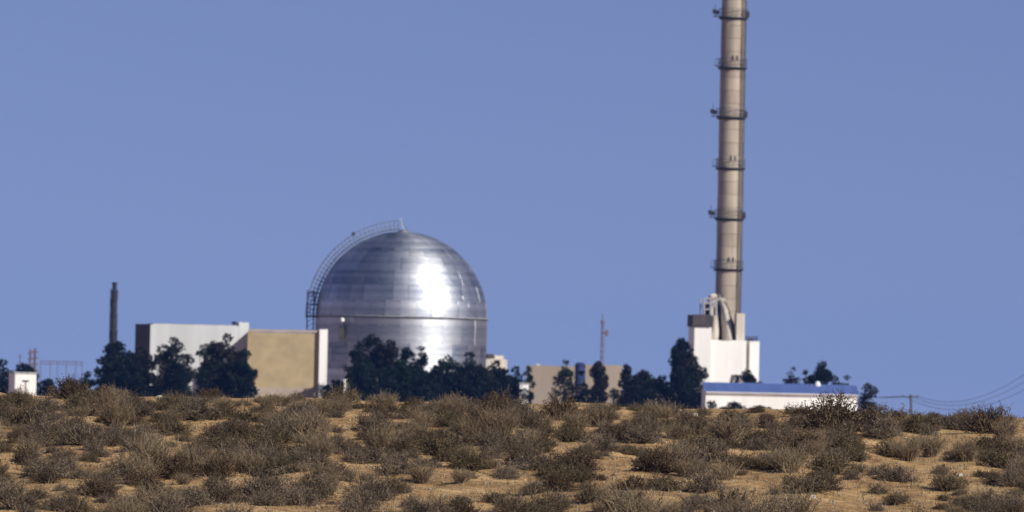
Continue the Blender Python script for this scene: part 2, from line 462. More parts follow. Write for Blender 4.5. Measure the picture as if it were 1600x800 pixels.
    T(1357,598,30,940,G,'foliage_brown','ragged tree at the open end of the blue-roofed shed', dens=0.8)
    T(1020,594,70,975,G,'foliage_blue','broad dark tree closing the gap next to the blocky cypress')
    T(910,578,20,995,G,'foliage_blue','slim dark tree overlapping the blue tank', dens=0.8)
    T(916,606,60,978,S,'foliage_blue','wide dark shrub below the blue tank and columnar tree','shrub')
    T(960,606,40,976,S,'foliage_olive','dark shrub between the two columnar trees','shrub', dens=0.6)
    T(1262,588,60,990,S,'foliage_blue','long dark shrub behind the middle of the blue roof','shrub')
    T(1304,586,40,991,S,'foliage_olive','dark shrub behind the pointed tree over the blue roof','shrub')
    T(1150,627,56,900,S,'foliage_green','green shrub along the wall of the blue-roofed shed','shrub')
    T(1190,633,40,898,S,'foliage_green','smaller green shrub along the wall of the blue-roofed shed','shrub')
    T(1113,624,26,899,S,'foliage_green','small shrub at the corner of the blue-roofed shed wall','shrub', dens=0.6)

# ------------------------------------------------------------------ the domed building
def dome():
    Y = 1000.0; s = sc_(Y)
    R = 10.0
    c = at(627, 496, Y); zr = c.z
    root = thing('domed_reactor', (c.x, Y, 0), 0, 'round silver metal-plated building with hemispherical dome', 'building')
    def shell(name, bands, zc, dome_):
        core = MB()
        if dome_:
            pr = [((R-0.10)*math.cos(a), zc + (R-0.10)*math.sin(a)) for a in np.linspace(0, math.pi/2-0.002, 20)]
        else:
            pr = [(R-0.10, -0.5), (R-0.10, zc)]
        core.lathe(pr, 72)
        k = core.build(name, 'grey_steel', root, True)
        for (a0, a1, n, off) in bands:
            # one plate mesh per band, shared by its plates
            m = MB(); nu, nv = 4, 3; gap = 0.014
            norms = []
            def pt(u, v, rr):
                q = (u - 0.5) * (2*math.pi/n - gap/R*(1 if not dome_ else 1/max(0.2, math.cos((a0+a1)/2))))
                if dome_:
                    e = a0 + 0.0007 + (a1 - a0 - 0.0014) * v
                    return (rr*math.cos(e)*math.cos(q), rr*math.cos(e)*math.sin(q), zc + rr*math.sin(e)), (math.cos(e)*math.cos(q), math.cos(e)*math.sin(q), math.sin(e))
                z = a0 + 0.006 + (a1 - a0 - 0.012) * v
                return (rr*math.cos(q), rr*math.sin(q), z), (math.cos(q), math.sin(q), 0)
            for j in range(nv+1):
                for i in range(nu+1):
                    p, nn = pt(i/nu, j/nv, R); m.v.append(p); norms.append(nn)
            for j in range(nv):
                for i in range(nu):
                    b = j*(nu+1)+i; m.f.append((b, b+1, b+nu+2, b+nu+1))
            edge = [i for i in range(nu+1)] + [j*(nu+1)+nu for j in range(1, nv+1)] + [nv*(nu+1)+i for i in range(nu-1, -1, -1)] + [j*(nu+1) for j in range(nv-1, 0, -1)]
            st = len(m.v)
            for e_ in edge: m.v.append(m.v[e_]); norms.append(norms[e_])
            for e_ in edge:
                x, y, z = m.v[e_]; nn = norms[e_]
                m.v.append((x-nn[0]*0.07, y-nn[1]*0.07, z-nn[2]*0.07)); norms.append(nn)
            L = len(edge)
            for i in range(L):
                m.f.append((st+L+i, st+L+(i+1)%L, st+(i+1)%L, st+i))
            me = bpy.data.meshes.new('plate'); me.from_pydata(m.v, [], m.f); me.update()
            for p in me.polygons: p.use_smooth = True
            me.normals_split_custom_set_from_vertices(norms)
            for i in range(n):
                o = link('plate', me, 'aluminium_plate', k)
                o.rotation_euler = (rnd.uniform(-0.002, 0.002), rnd.uniform(-0.002, 0.002), 2*math.pi*(i+off)/n)
        return k
    A = [0, .19, .38, .57, .76, .94, 1.11, 1.27, 1.42, 1.545]
    N = [34, 34, 32, 28, 24, 20, 16, 10, 6]
    shell('dome_shell', [(A[i], A[i+1], N[i], 0.5*(i % 2)) for i in range(9)], zr, True)
    zs = np.linspace(-0.3, zr - 0.02, 5)
    shell('drum_wall', [(zs[i], zs[i+1], 24, 0.5*(i % 2)) for i in range(4)], zr, False)
    MB().lathe([(R-0.05, zr-0.16), (R+0.13, zr-0.16), (R+0.13, zr-0.04), (R-0.05, zr-0.04)], 96, closed=True).build('ring_girder', 'dark_steel', root)
    MB().lathe([(R-0.05, zr-0.035), (R+0.2, zr-0.035), (R+0.2, zr+0.05), (R-0.05, zr+0.05)], 96, closed=True).build('ring_walkway', 'pale_steel', root)
    MB().lathe([(0.02, zr+R+0.25), (0.5, zr+R+0.2), (0.65, zr+R-0.05)], 16).build('top_cap', 'grey_steel', root)
    # wall lamp with its bracket on the shaded part of the drum
    lx = (543-627)*s; ly = -math.sqrt(R*R - lx*lx)
    lm = MB().tube([(lx*1.0, ly, zr-1.5), (lx*1.03, ly*1.05, zr-0.9), (lx*1.06, ly*1.08, zr-0.62)], 0.09, 6).build('lamp_bracket', 'dark_steel', root)
    MB().lathe([(0.02, zr-0.75), (0.22, zr-0.7), (0.24, zr-0.35), (0.02, zr-0.28)], 10, (lx*1.07, ly*1.09)).build('lamp_head', 'white_render', lm)
    MB().face_box(lx-0.9, lx-0.2, ly-0.15, ly+0.9, zr-2.6, zr-1.4).build('vent_box', 'brown_cladding_and_shade', root)
    # stairway climbing over the dome
    az = math.radians(186)          # pointing left and slightly towards the viewer
    ux, uy = math.cos(az), math.sin(az); tx, ty = -uy, ux
    st = bpy.data.objects.new('stairway', None); col.objects.link(st); st.parent = root
    def sp(e, rr, off): return (ux*rr*math.cos(e) + tx*off, uy*rr*math.cos(e) + ty*off, zr + rr*math.sin(e))
    E = np.linspace(-0.02, 1.52, 34)
    for off in (-0.5, 0.5):
        MB().tube([sp(e, R+0.28, off) for e in E], 0.07, 5).build('stringer', 'grey_steel', st)
        MB().tube([sp(e, R+1.15 + 0.2*max(0, e-0.9), off) for e in E], 0.032, 5).build('handrail', 'grey_steel', st)
        MB().tube([sp(e, R+0.7, off) for e in E], 0.025, 5).build('middle_rail', 'grey_steel', st)
        for e in E:
            MB().tube([sp(e, R+0.02, off), sp(e, R+1.15 + 0.2*max(0, e-0.9), off)], 0.026, 5).build('post', 'grey_steel', st)
    for e in np.linspace(0.0, 1.45, 46):
        m = MB(); a = sp(e, R+0.3, -0.5); b = sp(e, R+0.3, 0.5); m.tube([a, b], 0.05, 4).build('step', 'dark_steel', st)
    # landing and caged ladder beside the drum below the stair
    lx0, lx1 = -R-1.1, -R+0.1
    ld = bpy.data.objects.new('landing', None); col.objects.link(ld); ld.parent = root
    for z in (zr-0.1, zr+1.3, zr+2.6):
        x_in = -math.sqrt(max(0, R*R - max(0, z-zr)**2))
        MB().face_box(x_in-1.0, x_in+0.3, -1.9, -0.5, z-0.06, z+0.06).build('platform', 'dark_steel', ld)
    for (x, y) in ((-R-0.95, -1.85), (-R-0.95, -0.55), (-R-0.2, -1.85), (-R-0.2, -0.55)):
        MB().tube([(x, y, -0.3), (x, y, zr+2.9)], 0.06, 6).build('post', 'dark_steel', ld)
    for z in np.arange(zr-3, zr+3.0, 0.55):
        MB().tube([(-R-0.95, -1.85, z), (-R-0.2, -1.85, z+0.45)], 0.04, 5).build('brace', 'dark_steel', ld)
        MB().tube([(-R-0.95, -1.85, z+0.4), (-R-0.95, -0.55, z)], 0.04, 5).build('brace', 'dark_steel', ld)
    # pole at the crown of the dome
    mp = MB().tube([(0.2, 0, zr+R-0.1), (-0.35, 0, zr+R+1.6)], 0.04, 5).build('crown_pole', 'pale_steel', root)
    MB().tube([(0.75, 0, zr+R-0.1), (-0.2, 0, zr+R+1.2)], 0.04, 5).build('crown_stay', 'grey_steel', root)
    bx_, by_, bz_ = sp(1.03, R+1.22, -0.5)
    MB().face_box(bx_-0.18, bx_+0.18, by_-0.18, by_+0.18, bz_-0.22, bz_+0.2).build('floodlight', 'dark_steel', st)

# ------------------------------------------------------------------ tall chimney and the building at its foot
def stack():
    Y = 1021.0; s = sc_(Y)
    b = at(1137, 470, Y)
    H = 57.5
    root = thing('tall_chimney', (b.x, Y, 0), 0, 'tall concrete chimney with ring platforms rising above the white building', 'chimney')
    R0, R1 = 1.50, 1.42
    def rad(z): return R0 + (R1 - R0) * z / H
    zs = list(np.arange(-0.3, H-1.0, 1.55)) + [H]
    for i in range(len(zs)-1):
        z0, z1 = zs[i], zs[i+1]; r0_, r1_ = rad(z0), rad(z1)
        k = random.Random(i).uniform(-0.015, 0.015)
        MB().lathe([(r0_-0.3, z0+0.012), (r0_-0.03+k, z0+0.012), (r0_+k, z0+0.05), (r1_+k, z1-0.05), (r1_-0.03+k, z1-0.012), (r1_-0.3, z1-0.012)], 40).build('shaft_ring', 'concrete_ring', root, False)
    MB().lathe([(R0-0.12, -0.4), (R1-0.12, H-0.2), (R1-0.4, H-0.2), (R0-0.4, -0.4)], 40, closed=True).build('liner', 'concrete', root)
    MB().lathe([(R1-0.25, H-0.7), (R1+0.18, H-0.6), (R1+0.18, H+0.05), (R1-0.25, H+0.05)], 40, closed=True).build('top_rim', 'dark_steel', root)
    hor = 667
    for i, (py, busy) in enumerate(((-52, 0), (28, 1), (106, 0), (184, 1), (263, 0), (342, 1), (421, 0))):
        z = (at(1140, py, Y)).z
        r = rad(z); ro = r + 0.33
        pl = MB().lathe([(r-0.06, z-0.26), (r+0.10, z-0.26), (ro, z-0.06), (ro, z+0.05), (r-0.06, z+0.05)], 36, closed=True).build('platform', 'dark_steel', root)
        MB().lathe([(ro-0.05, z+1.02), (ro, z+1.02), (ro, z+1.08), (ro-0.05, z+1.08)], 36, closed=True).build('handrail', 'grey_steel', pl)
        MB().lathe([(ro-0.05, z+0.55), (ro-0.01, z+0.55), (ro-0.01, z+0.6), (ro-0.05, z+0.6)], 36, closed=True).build('middle_rail', 'grey_steel', pl)
        for j in range(14):
            q = 2*math.pi*j/14 + 0.1
            MB().tube([(math.cos(q)*(ro-0.03), math.sin(q)*(ro-0.03), z), (math.cos(q)*(ro-0.03), math.sin(q)*(ro-0.03), z+1.05)], 0.025, 4).build('post', 'grey_steel', pl)
        # bracketed outrigger on the shaded side
        L = 0.95 if busy else 0.7
        m = MB().face_box(-r-L, -r+0.05, -0.45, 0.45, z+0.16 if not busy else z+0.1, z+0.24 if not busy else z+0.2)
        orr = m.build('outrigger', 'dark_steel', root)
        if busy:
            for dx, dz in ((-0.55, 0.35), (-0.85, 0.45)):
                MB().lathe([(0.03, z+dz), (0.22, z+dz+0.05), (0.22, z+dz+0.5), (0.03, z+dz+0.55)], 8, (-r+dx, -0.2)).build('warning_lamp', 'sooty_steel', root)
            MB().tube([(-r-0.75, 0, z+0.2), (-r-0.75, 0, z+1.6)], 0.035, 4).build('aerial', 'dark_steel', root)
            MB().tube([(-r-0.95, 0, z+0.7), (-r-0.2, 0, z+0.7)], 0.04, 4).build('lamp_bar', 'dark_steel', root)
            MB().face_box(r+0.05, r+0.45, -0.3, 0.3, z+0.1, z+0.8).build('cabinet', 'dark_steel', root)
        else:
            for dx in (-0.12, -0.62):
                MB().tube([(-r+dx, -0.4, z+0.2), (-r+dx, -0.4, z+1.0)], 0.03, 4).build('post', 'grey_steel', root)
            MB().tube([(-r-0.66, -0.4, z+1.0), (-r, -0.4, z+1.0)], 0.03, 4).build('handrail', 'grey_steel', root)
            MB().face_box(-0.1, 0.1, -r-0.05, -r+0.1, z+0.9, z+1.4).build('wall_bracket', 'dark_steel', root)
            MB().face_box(0.4, 0.6, -math.sqrt(r*r-0.25)-0.06, -math.sqrt(r*r-0.25)+0.1, z+0.9, z+1.4).build('wall_bracket', 'dark_steel', root)
    # ladder up the sunny side
    la = math.radians(-42)
    ld = bpy.data.objects.new('ladder', None); col.objects.link(ld); ld.parent = root
    cx, cy = math.cos(la), math.sin(la); tx, ty = -cy, cx
    for o_ in (-0.2, 0.2):
        MB().tube([(cx*(rad(z)+0.16)+tx*o_, cy*(rad(z)+0.16)+ty*o_, z) for z in (0, H*0.5, H-0.2)], 0.055, 5).build('stile', 'dark_steel', ld)
    for i in range(110):
        z = 13.5 + i*0.4; r = rad(z)+0.16
        MB().tube([(cx*r-tx*0.2, cy*r-ty*0.2, z), (cx*r+tx*0.2, cy*r+ty*0.2, z)], 0.025, 4).build('rung', 'dark_steel', ld)
    la = math.radians(-5)
    MB().tube([(math.cos(la)*(rad(z)+0.07), math.sin(la)*(rad(z)+0.07), z) for z in (0, H*0.5, H-0.4)], 0.06, 5).build('cable_duct', 'dark_steel', root)

def px_box(p, x0, x1, y0, y1, Yf, depth, z0=None):
    """box in a thing's local frame from photo columns and rows on its front face at distance Yf"""
    s = sc_(Yf); ym = (y0+y1)/2; xm = (x0+x1)/2
    cen = at(xm, ym, Yf)
    xl = cen.x - (x1-x0)/2*s; xr = cen.x + (x1-x0)/2*s
    zt = at(xm, y0, Yf).z; zb = at(xm, y1, Yf).z if z0 is None else z0
    return [xl - p.x, xr - p.x, Yf - p.y, Yf + depth - p.y, zb, zt]

def stack_building():
    o = at(1135, 560, 1006)
    o = Vector((o.x, 1006, 0))
    root = thing('chimney_building', o, math.radians(6), 'stepped white building with ducts at the foot of the tall chimney', 'building')
    B = lambda x0, x1, y0, y1, Yf, d, z0=None: px_box(o, x0, x1, y0, y1, Yf, d, z0)
    worn_box(*B(1083, 1110, 511, 600, 1005.3, 5.5, -0.3), 0.05, 0.6, 1).build('tower_block', 'white_render', root)
    worn_box(*B(1110.1, 1166, 532, 600, 1006, 7.5, -0.3), 0.06, 0.6, 2).build('main_block', 'white_render', root)
    worn_box(*B(1166.2, 1172, 536, 600, 1007.6, 5, -0.3), 0.03, 0.6, 3).build('recess_wall', 'cream_render', root)
    worn_box(*B(1172.3, 1187, 533, 600, 1006.4, 6, -0.3), 0.05, 0.6, 4).build('side_block', 'white_render', root)
    b = B(1081, 1110, 492, 511, 1005.1, 5.2); b[4] += 0.06
    worn_box(*b, 0.06, 0.5, 5).build('plant_room', 'brown_cladding_and_shade', root)
    b = B(1153, 1165.5, 490, 532, 1007.2, 2.4); b[4] -= 0.1
    worn_box(*b, 0.05, 0.4, 6).build('flue_pier', 'cream_render', root)
    b = B(1109, 1118, 478, 532, 1010, 2.5); b[4] -= 0.1
    worn_box(*b, 0.05, 0.4, 7).build('dark_flue', 'brown_cladding_and_shade', root)
    def P(px, py, Y): v = at(px, py, Y); return (v.x - o.x, v.y - o.y, v.z)
    # inclined ducts from the roof into the chimney
    MB().tube([P(1119, 534, 1008), P(1121, 520, 1008.5), P(1126, 492, 1012), P(1133, 466, 1018)], [0.42, 0.42, 0.38, 0.34], 12).build('duct', 'concrete', root, True)
    MB().tube([P(1142, 534, 1007.8), P(1141, 505, 1008.6), P(1140, 485, 1011), P(1139, 464, 1018)], [0.40, 0.36, 0.33, 0.32], 12).build('duct', 'concrete', root, True)
    MB().tube([P(1131, 534, 1010.5), P(1131, 505, 1011), P(1134, 480, 1014), P(1137, 462, 1018)], [0.3, 0.28, 0.26, 0.26], 10).build('duct', 'brown_cladding_and_shade', root, True)
    MB().tube([P(1149, 534, 1009), P(1149, 506, 1009.5), P(1146, 484, 1013), P(1143, 464, 1018)], [0.22, 0.22, 0.24, 0.24], 10).build('duct', 'brown_cladding_and_shade', root, True)
    b = B(1124, 1148, 466, 474, 1015.5, 3); worn_box(*b, 0.08, 0.4, 8).build('duct_collar', 'concrete', root)
    # steel frame with plant on the tower roof
    fr = bpy.data.objects.new('roof_plant', None); col.objects.link(fr); fr.parent = root
    for (px, Yp) in ((1100, 1006), (1110, 1006), (1119, 1006), (1100, 1010), (1119, 1010)):
        MB().tube([P(px, 494, Yp), P(px, 467, Yp)], 0.1, 6).build('post', 'pale_steel', fr)
    for (a, c_, py) in ((1099, 1121, 467), (1099, 1121, 474), (1099, 1112, 484)):
        MB().tube([P(a, py, 1006), P(c_, py-1, 1006)], 0.11, 6).build('beam', 'pale_steel', fr)
    b = B(1103, 1113, 472, 491.5, 1007, 2.0); worn_box(*b, 0.05, 0.4, 9).build('fan_housing', 'sooty_steel', fr)
    MB().tube([P(1112, 463, 1007), P(1121, 462, 1009), P(1130, 466, 1014)], [0.26, 0.26, 0.24], 10).build('fan_duct', 'concrete', fr, True)
    b = B(1112, 1120, 480, 493, 1006.2, 1.6); worn_box(*b, 0.05, 0.4, 10).build('pump_box', 'cream_render', fr)
    # roof rail on the side block
    for px in range(1168, 1188, 3):
        MB().tube([P(px, 535, 1007.5), P(px, 526, 1007.5)], 0.04, 4).build('rail_post', 'dark_steel', root)
    for py in (526.5, 530):
        MB().tube([P(1167, py, 1007.5), P(1187, py, 1007.5)], 0.045, 4).build('roof_rail', 'dark_steel', root)
    b = B(1174, 1181, 529, 533.8, 1009, 1.0); MB().face_box(*b).build('roof_unit', 'brown_cladding_and_shade', root)

# ------------------------------------------------------------------ other buildings
def white_hall():
    Y = 968.0; a = math.radians(14)
    o = at(311, 560, Y); o = Vector((o.x, Y, 0)); s = sc_(Y)
    root = thing('flat_roofed_building', o, a, 'flat-roofed whitish building with shaded end wall behind gum trees', 'building')
    W = 152*s/math.cos(a); zt = at(311, 508.5, Y).z
    hw = W/2; D = 29*s/math.sin(a)*0.97
    worn_box(-hw, hw-1.15, 0, D, -0.3, zt, 0.05, 0.5, 21).build('main_wall', 'grey_render', root)
    worn_box(hw-1.145, hw+0.02, -0.03, 1.4, -0.3, at(380, 503.5, Y).z, 0.04, 0.4, 22).build('corner_pier', 'grey_render', root)
    rf = MB().face_box(-hw+0.25, hw-1.3, 0.25, D-0.25, zt-0.05, zt+0.09).build('roof_deck', 'concrete', root)
    MB().lathe([(0.02, zt-0.05), (0.17, zt-0.05), (0.17, zt+0.32), (0.26, zt+0.36), (0.26, zt+0.5), (0.02, zt+0.56)], 10, (hw-1.6, 0.5)).build('roof_vent', 'sooty_steel', root)
    # dark sheet over the whole end wall: its shade put into the colour
    worn_box(-hw-0.03, -hw+0.35, 0.03, D+0.02, -0.3, zt+0.04, 0.09, 0.4, 23).build('end_wall_shade', 'brown_cladding_and_shade', root)

def tan_hall():
    Y = 962.0; s = sc_(Y)
    o = at(443, 560, Y); o = Vector((o.x, Y, 0))
    root = thing('tan_hall', o, math.radians(2), 'tan windowless hall with white pier beside the silver dome', 'building')
    x0 = (386.5-443)*s; x1 = (498.5-443)*s
    zt = at(443, 519.5, Y).z
    worn_box(x0, x1, 0.7, 12, -0.3, zt, 0.03, 0.6, 31).build('wall', 'tan_render', root)
    worn_box(x0+0.02, x1-0.01, 0.62, 1.1, zt+0.045, zt+0.30, 0.04, 0.5, 32).build('coping', 'tan_coping', root)
    worn_box(x1+0.01, x1+0.92, 0.2, 8, -0.3, at(505, 515, Y).z, 0.07, 0.35, 33).build('white_pier', 'white_render', root)
    MB().face_box(x0, x1-0.02, 0.5, 0.69, -0.3, at(443, 606, Y).z).build('plinth', 'tan_coping', root)

def blue_shed():
    Y = 928.0; s = sc_(Y)
    o = at(1221, 625, Y); o = Vector((o.x, Y, 0))
    root = thing('blue_roofed_shed', o, math.radians(4), 'long low white shed with blue sheet roof', 'building')
    hw = 118.5*s/math.cos(math.radians(4)); D = 5.0
    ze = at(1221, 613.5, Y).z; zr = at(1221, 601.5, Y+2).z
    m = MB()     # gabled wall body
    m.v += [(-hw,0,-0.5),(hw,0,-0.5),(hw,D,-0.5),(-hw,D,-0.5),(-hw,0,ze),(hw,0,ze),(hw,D,ze),(-hw,D,ze),(-hw,D/2,zr-0.06),(hw,D/2,zr-0.06)]
    m.f += [(0,1,5,4),(1,2,6,9,5),(2,3,7,6),(3,0,4,8,7),(4,5,9,8),(6,7,8,9),(3,2,1,0)]
    m.build('wall', 'white_render', root)
    n = 26; pw = 2*(hw+0.15)/n
    sl = (zr-ze)/(D/2)
    for side in (0, 1):
        pm = MB(); k = 6
        for i in range(k+1):           # ribbed sheet
            x = pw*i/k; rib = 0.05 if i in (0, 3, 6) else 0.0
            for (y, z) in ((-0.25, ze-0.25*sl+0.05), (D/2+0.005, zr+0.05)):
                yy = y if side == 0 else D - y
                pm.v.append((x, yy, z+rib)); 
        q = len(pm.v)
        for (x, y, z) in list(pm.v): pm.v.append((x, y, z-0.06))
        for i in range(k):
            pm.f.append((2*i, 2*i+2, 2*i+3, 2*i+1)); pm.f.append((q+2*i, q+2*i+1, q+2*i+3, q+2*i+2))
            pm.f.append((2*i, q+2*i, q+2*i+2, 2*i+2)); pm.f.append((2*i+1, 2*i+3, q+2*i+3, q+2*i+1))
        pm.f.append((0, 1, q+1, q)); pm.f.append((2*k, q+2*k, q+2*k+1, 2*k+1))
        me = bpy.data.meshes.new('roof_sheet'); me.from_pydata(pm.v, [], pm.f); me.update()
        for i in range(n):
            o2 = link('roof_sheet', me, 'blue_roof', root)
            o2.location = (-hw-0.15+pw*i, 0, rnd.uniform(-0.012, 0.012))
    MB().tube([(-hw-0.15, D/2, zr+0.06), (hw+0.15, D/2, zr+0.06)], 0.09, 6).build('ridge_cap', 'blue_roof', root)
    vx = (1281-1221)*s
    MB().lathe([(0.02, zr+0.5), (0.2, zr+0.42), (0.34, zr+0.1), (0.34, zr-0.12)], 10, (vx, D/2)).build('roof_vent', 'white_render', root)
    MB().tube([(-hw, -0.3, ze-0.12), (hw, -0.3, ze-0.12)], 0.05, 6).build('gutter', 'white_render', root)

def small_buildings():
    # beige wall block behind the trees
    Y = 1085.0; s = sc_(Y)
    o = at(895, 610, Y); o = Vector((o.x, Y, 0))
    root = thing('beige_block', o, 0, 'long low beige building behind trees and lattice mast', 'building')
    B = lambda *a: px_box(o, *a)
    worn_box(*B(822, 905, 571.5, 640, Y, 8, -0.3), 0.05, 0.6, 41).build('wall', 'pink_beige', root)
    worn_box(*B(905.2, 972, 570, 640, Y-0.4, 8, -0.3), 0.05, 0.6, 42).build('wall', 'pink_beige', root)
    worn_box(*B(838, 844, 568.8, 571.0, Y+1, 1.5), 0.03, 0.4, 43).build('roof_kerb', 'cream_render', root)
    # plant house behind the dome
    Y = 1030.0
    o = at(776, 575, Y); o = Vector((o.x, Y, 0))
    root = thing('plant_house', o, math.radians(8), 'small beige plant house showing past the dome wall', 'building')
    B = lambda *a: px_box(o, *a)
    worn_box(*B(758, 792, 561, 640, Y, 6, -0.3), 0.06, 0.5, 44).build('wall', 'cream_render', root)
    b = B(763, 773, 553, 561.2, Y+0.8, 2); worn_box(*b, 0.08, 0.4, 45).build('roof_tank', 'brown_cladding_and_shade', root)
    b = B(775, 789, 556, 561.2, Y+1.0, 2); worn_box(*b, 0.08, 0.4, 46).build('roof_unit', 'cream_render', root)
    # white panel shed by the slim green tree
    Y = 946.0
    o = at(818, 615, Y); o = Vector((o.x, Y, 0))
    root = thing('white_kiosk', o, math.radians(10), 'small bright white kiosk at the end of the dark trees', 'kiosk')
    B = lambda *a: px_box(o, *a)
    worn_box(*B(812, 826, 600, 640, Y, 1.5, -0.2), 0.05, 0.3, 47).build('wall', 'white_render', root)
    MB().face_box(*B(811, 827, 598.2, 599.2, Y-0.15, 1.8)).build('roof', 'grey_render', root)
    # small white block between shrubs below the dome
    Y = 949.0
    o = at(539, 605, Y); o = Vector((o.x, Y, 0))
    root = thing('marker_pillar', o, 0.1, 'thin pale pillar among the shrubs under the dome', 'pillar')
    B = lambda *a: px_box(o, *a)
    worn_box(*B(537.5, 541, 595, 640, Y, 0.3, -0.2), 0.02, 0.1, 48).build('shaft', 'white_render', root)
    MB().face_box(*B(536.5, 542, 593, 594.6, Y-0.05, 0.4)).build('cap', 'white_render', root)
    # blue tank between trees
    Y = 1020.0; s = sc_(Y)
    o = at(906, 600, Y); o = Vector((o.x, Y, 0))
    root = thing('blue_tank', o, 0, 'upright dark blue tank between trees before the beige wall', 'tank')
    zt = at(906, 566, Y).z; zb = at(906, 603, Y).z
    MB().lathe([(0.02, zb), (0.62, zb), (0.62, zt-0.25), (0.4, zt-0.05), (0.02, zt)], 20).build('vessel', 'blue_tank', root, False)
    for q in range(4):
        x, y = 0.5*math.cos(q*1.571+0.785), 0.5*math.sin(q*1.571+0.785)
        MB().tube([(x, y, -0.3), (x, y, zb+0.05)], 0.07, 6).build('leg', 'dark_steel', root)
    for zz in (zb+0.7, zb+1.5, zt-0.5):
        MB().lathe([(0.6, zz), (0.66, zz), (0.66, zz+0.1), (0.6, zz+0.1)], 20, closed=True).build('hoop', 'dark_steel', root)
    # booth
    Y = 930.0; s = sc_(Y)
    o = at(40, 600, Y); o = Vector((o.x, Y, 0))
    root = thing('guard_booth', o, math.radians(16), 'small bright white booth with a dark slit window', 'booth')
    hw = 17*s; zt = at(40, 584, Y).z
    worn_box(-hw, hw, 0, 3.0, -0.4, zt, 0.05, 0.3, 51).build('wall', 'white_render', root)
    MB().face_box(-hw-0.1, hw+0.1, -0.12, 3.1, zt+0.055, zt+0.16).build('roof', 'grey_render', root)
    zw = at(40, 595.5, Y).z
    wf = MB().face_box(-0.36, 0.36, -0.03, 0.1, zw-0.08, zw+0.08).build('window', 'dark_glass', root)
    MB().face_box(-0.42, 0.42, -0.08, 0.05, zw+0.085, zw+0.13).build('window_hood', 'grey_render', root)
    MB().tube([(0.02, -0.06, -0.2), (0.02, -0.06, zw-0.09)], 0.045, 6).build('downpipe', 'brown_cladding_and_shade', root)

# ------------------------------------------------------------------ masts, poles, wires
def masts():
    Y = 975.0; s = sc_(Y)
    b = at(178, 500, Y); zt = at(178, 441, Y).z
    root = thing('slender_chimney', (b.x, Y, 0), 0, 'slender sooty dark chimney rising from dark trees', 'chimney')
    n = 17
    for i in range(n):
        z0 = -0.3 + (zt+0.3)*i/n; z1 = -0.3 + (zt+0.3)*(i+1)/n
        r = 0.44 - 0.11*(i/n)**2 + (-0.06 if i == n-1 else 0) + random.Random(i+5).uniform(-0.025, 0.025)
        dx = random.Random(i).uniform(-0.03, 0.03)
        MB().lathe([(r-0.1, z0+0.01), (r, z0+0.01), (r, z1-0.14), (r+0.07, z1-0.13), (r+0.07, z1-0.01), (r-0.1, z1-0.01)], 14, (dx, 0)).build('flue_section', 'sooty_steel', root)
    MB().tube([(-0.5, -0.1, 0), (-0.47, -0.1, zt*0.5), (-0.42, -0.1, zt-0.7)], 0.05, 5).build('ladder_rail', 'sooty_steel', root)
    # lattice mast
    Y = 1150.0; b = at(941, 530, Y); zt = at(941, 490, Y).z
    root = thing('lattice_mast', (b.x, Y, 0), 0.3, 'thin reddish lattice mast rising behind the beige building', 'mast')
    H = zt; legs = []
    for k in range(3):
        q = 2*math.pi*k/3
        MB().tube([(0.36*math.cos(q), 0.36*math.sin(q), -0.2), (0.18*math.cos(q), 0.18*math.sin(q), H-1.2)], 0.042, 5).build('leg', 'red_mast', root)
    nb = 16
    for i in range(nb):
        z0 = (H-1.2)*i/nb; z1 = (H-1.2)*(i+1)/nb
        f0 = 0.36-0.18*i/nb; f1 = 0.36-0.18*(i+1)/nb
        for k in range(3):
            q = 2*math.pi*k/3; p = 2*math.pi*((k+1) % 3)/3
            MB().tube([(f0*math.cos(q), f0*math.sin(q), z0), (f1*math.cos(p), f1*math.sin(p), z1)], 0.025, 4).build('brace', 'red_mast', root)
    MB().tube([(0, 0, H-1.4), (0, 0, H)], 0.06, 5).build('aerial', 'red_mast', root)
    MB().tube([(-0.1, 0, H-2.6), (0.75, 0, H-2.6)], 0.07, 5).build('side_arm', 'red_mast', root)
    MB().face_box(0.45, 0.8, -0.15, 0.15, H-3.0, H-2.2).build('dish_box', 'red_mast', root)
    MB().face_box(-0.2, 0.2, -0.2, 0.2, H-1.3, H-0.9).build('head_frame', 'red_mast', root)
    # two dark posts and a thin pole behind the booth
    Y = 1040.0
    for px, py, r, lab in ((47, 546, 0.17, 'shorter dark post behind the small booth'), (54.5, 544, 0.21, 'thicker taller dark post behind the small booth'), (31, 552, 0.07, 'thin pale pole behind the small booth')):
        b = at(px, 570, Y); zt = at(px, py, Y).z
        root = thing('signal_post', (b.x, Y, 0), 0, lab, 'post')
        mt = 'red_mast' if r > 0.1 else 'grey_steel'
        MB().tube([(0,0,-0.3), (0,0,zt)], [r*1.15, r*0.7], 8).build('pole', mt, root)
        for k in range(4):
            z = zt - 0.5 - 0.75*k
            MB().face_box(-r*1.9, r*1.9, -0.08, 0.08, z, z+0.14).build('crossbar', mt, root)
    # faint switchyard gantry
    Y = 1250.0; s = sc_(Y)
    o = at(92, 600, Y); o = Vector((o.x, Y, 0))
    root = thing('switchyard_gantry', o, math.radians(-3), 'faint thin steel gantry between booth and dark tree clump', 'gantry')
    z1 = at(92, 564.5, Y).z
    for px in (63, 78, 89, 103, 118, 128):
        MB().tube([((px-92)*s, 0, -0.3), ((px-92)*s, 0, z1)], 0.05, 5).build('upright', 'red_mast', root)
    for dz in (0.0, -0.45):
        MB().tube([((62-92)*s, 0, z1+dz), ((129-92)*s, 0, z1+dz)], 0.04, 5).build('beam', 'red_mast', root)
    for k in range(12):
        xa = (62-92)*s + k*67*s/12
        MB().tube([(xa, 0, z1-0.45), (xa+67*s/12, 0, z1)], 0.025, 4).build('lattice_bar', 'red_mast', root)

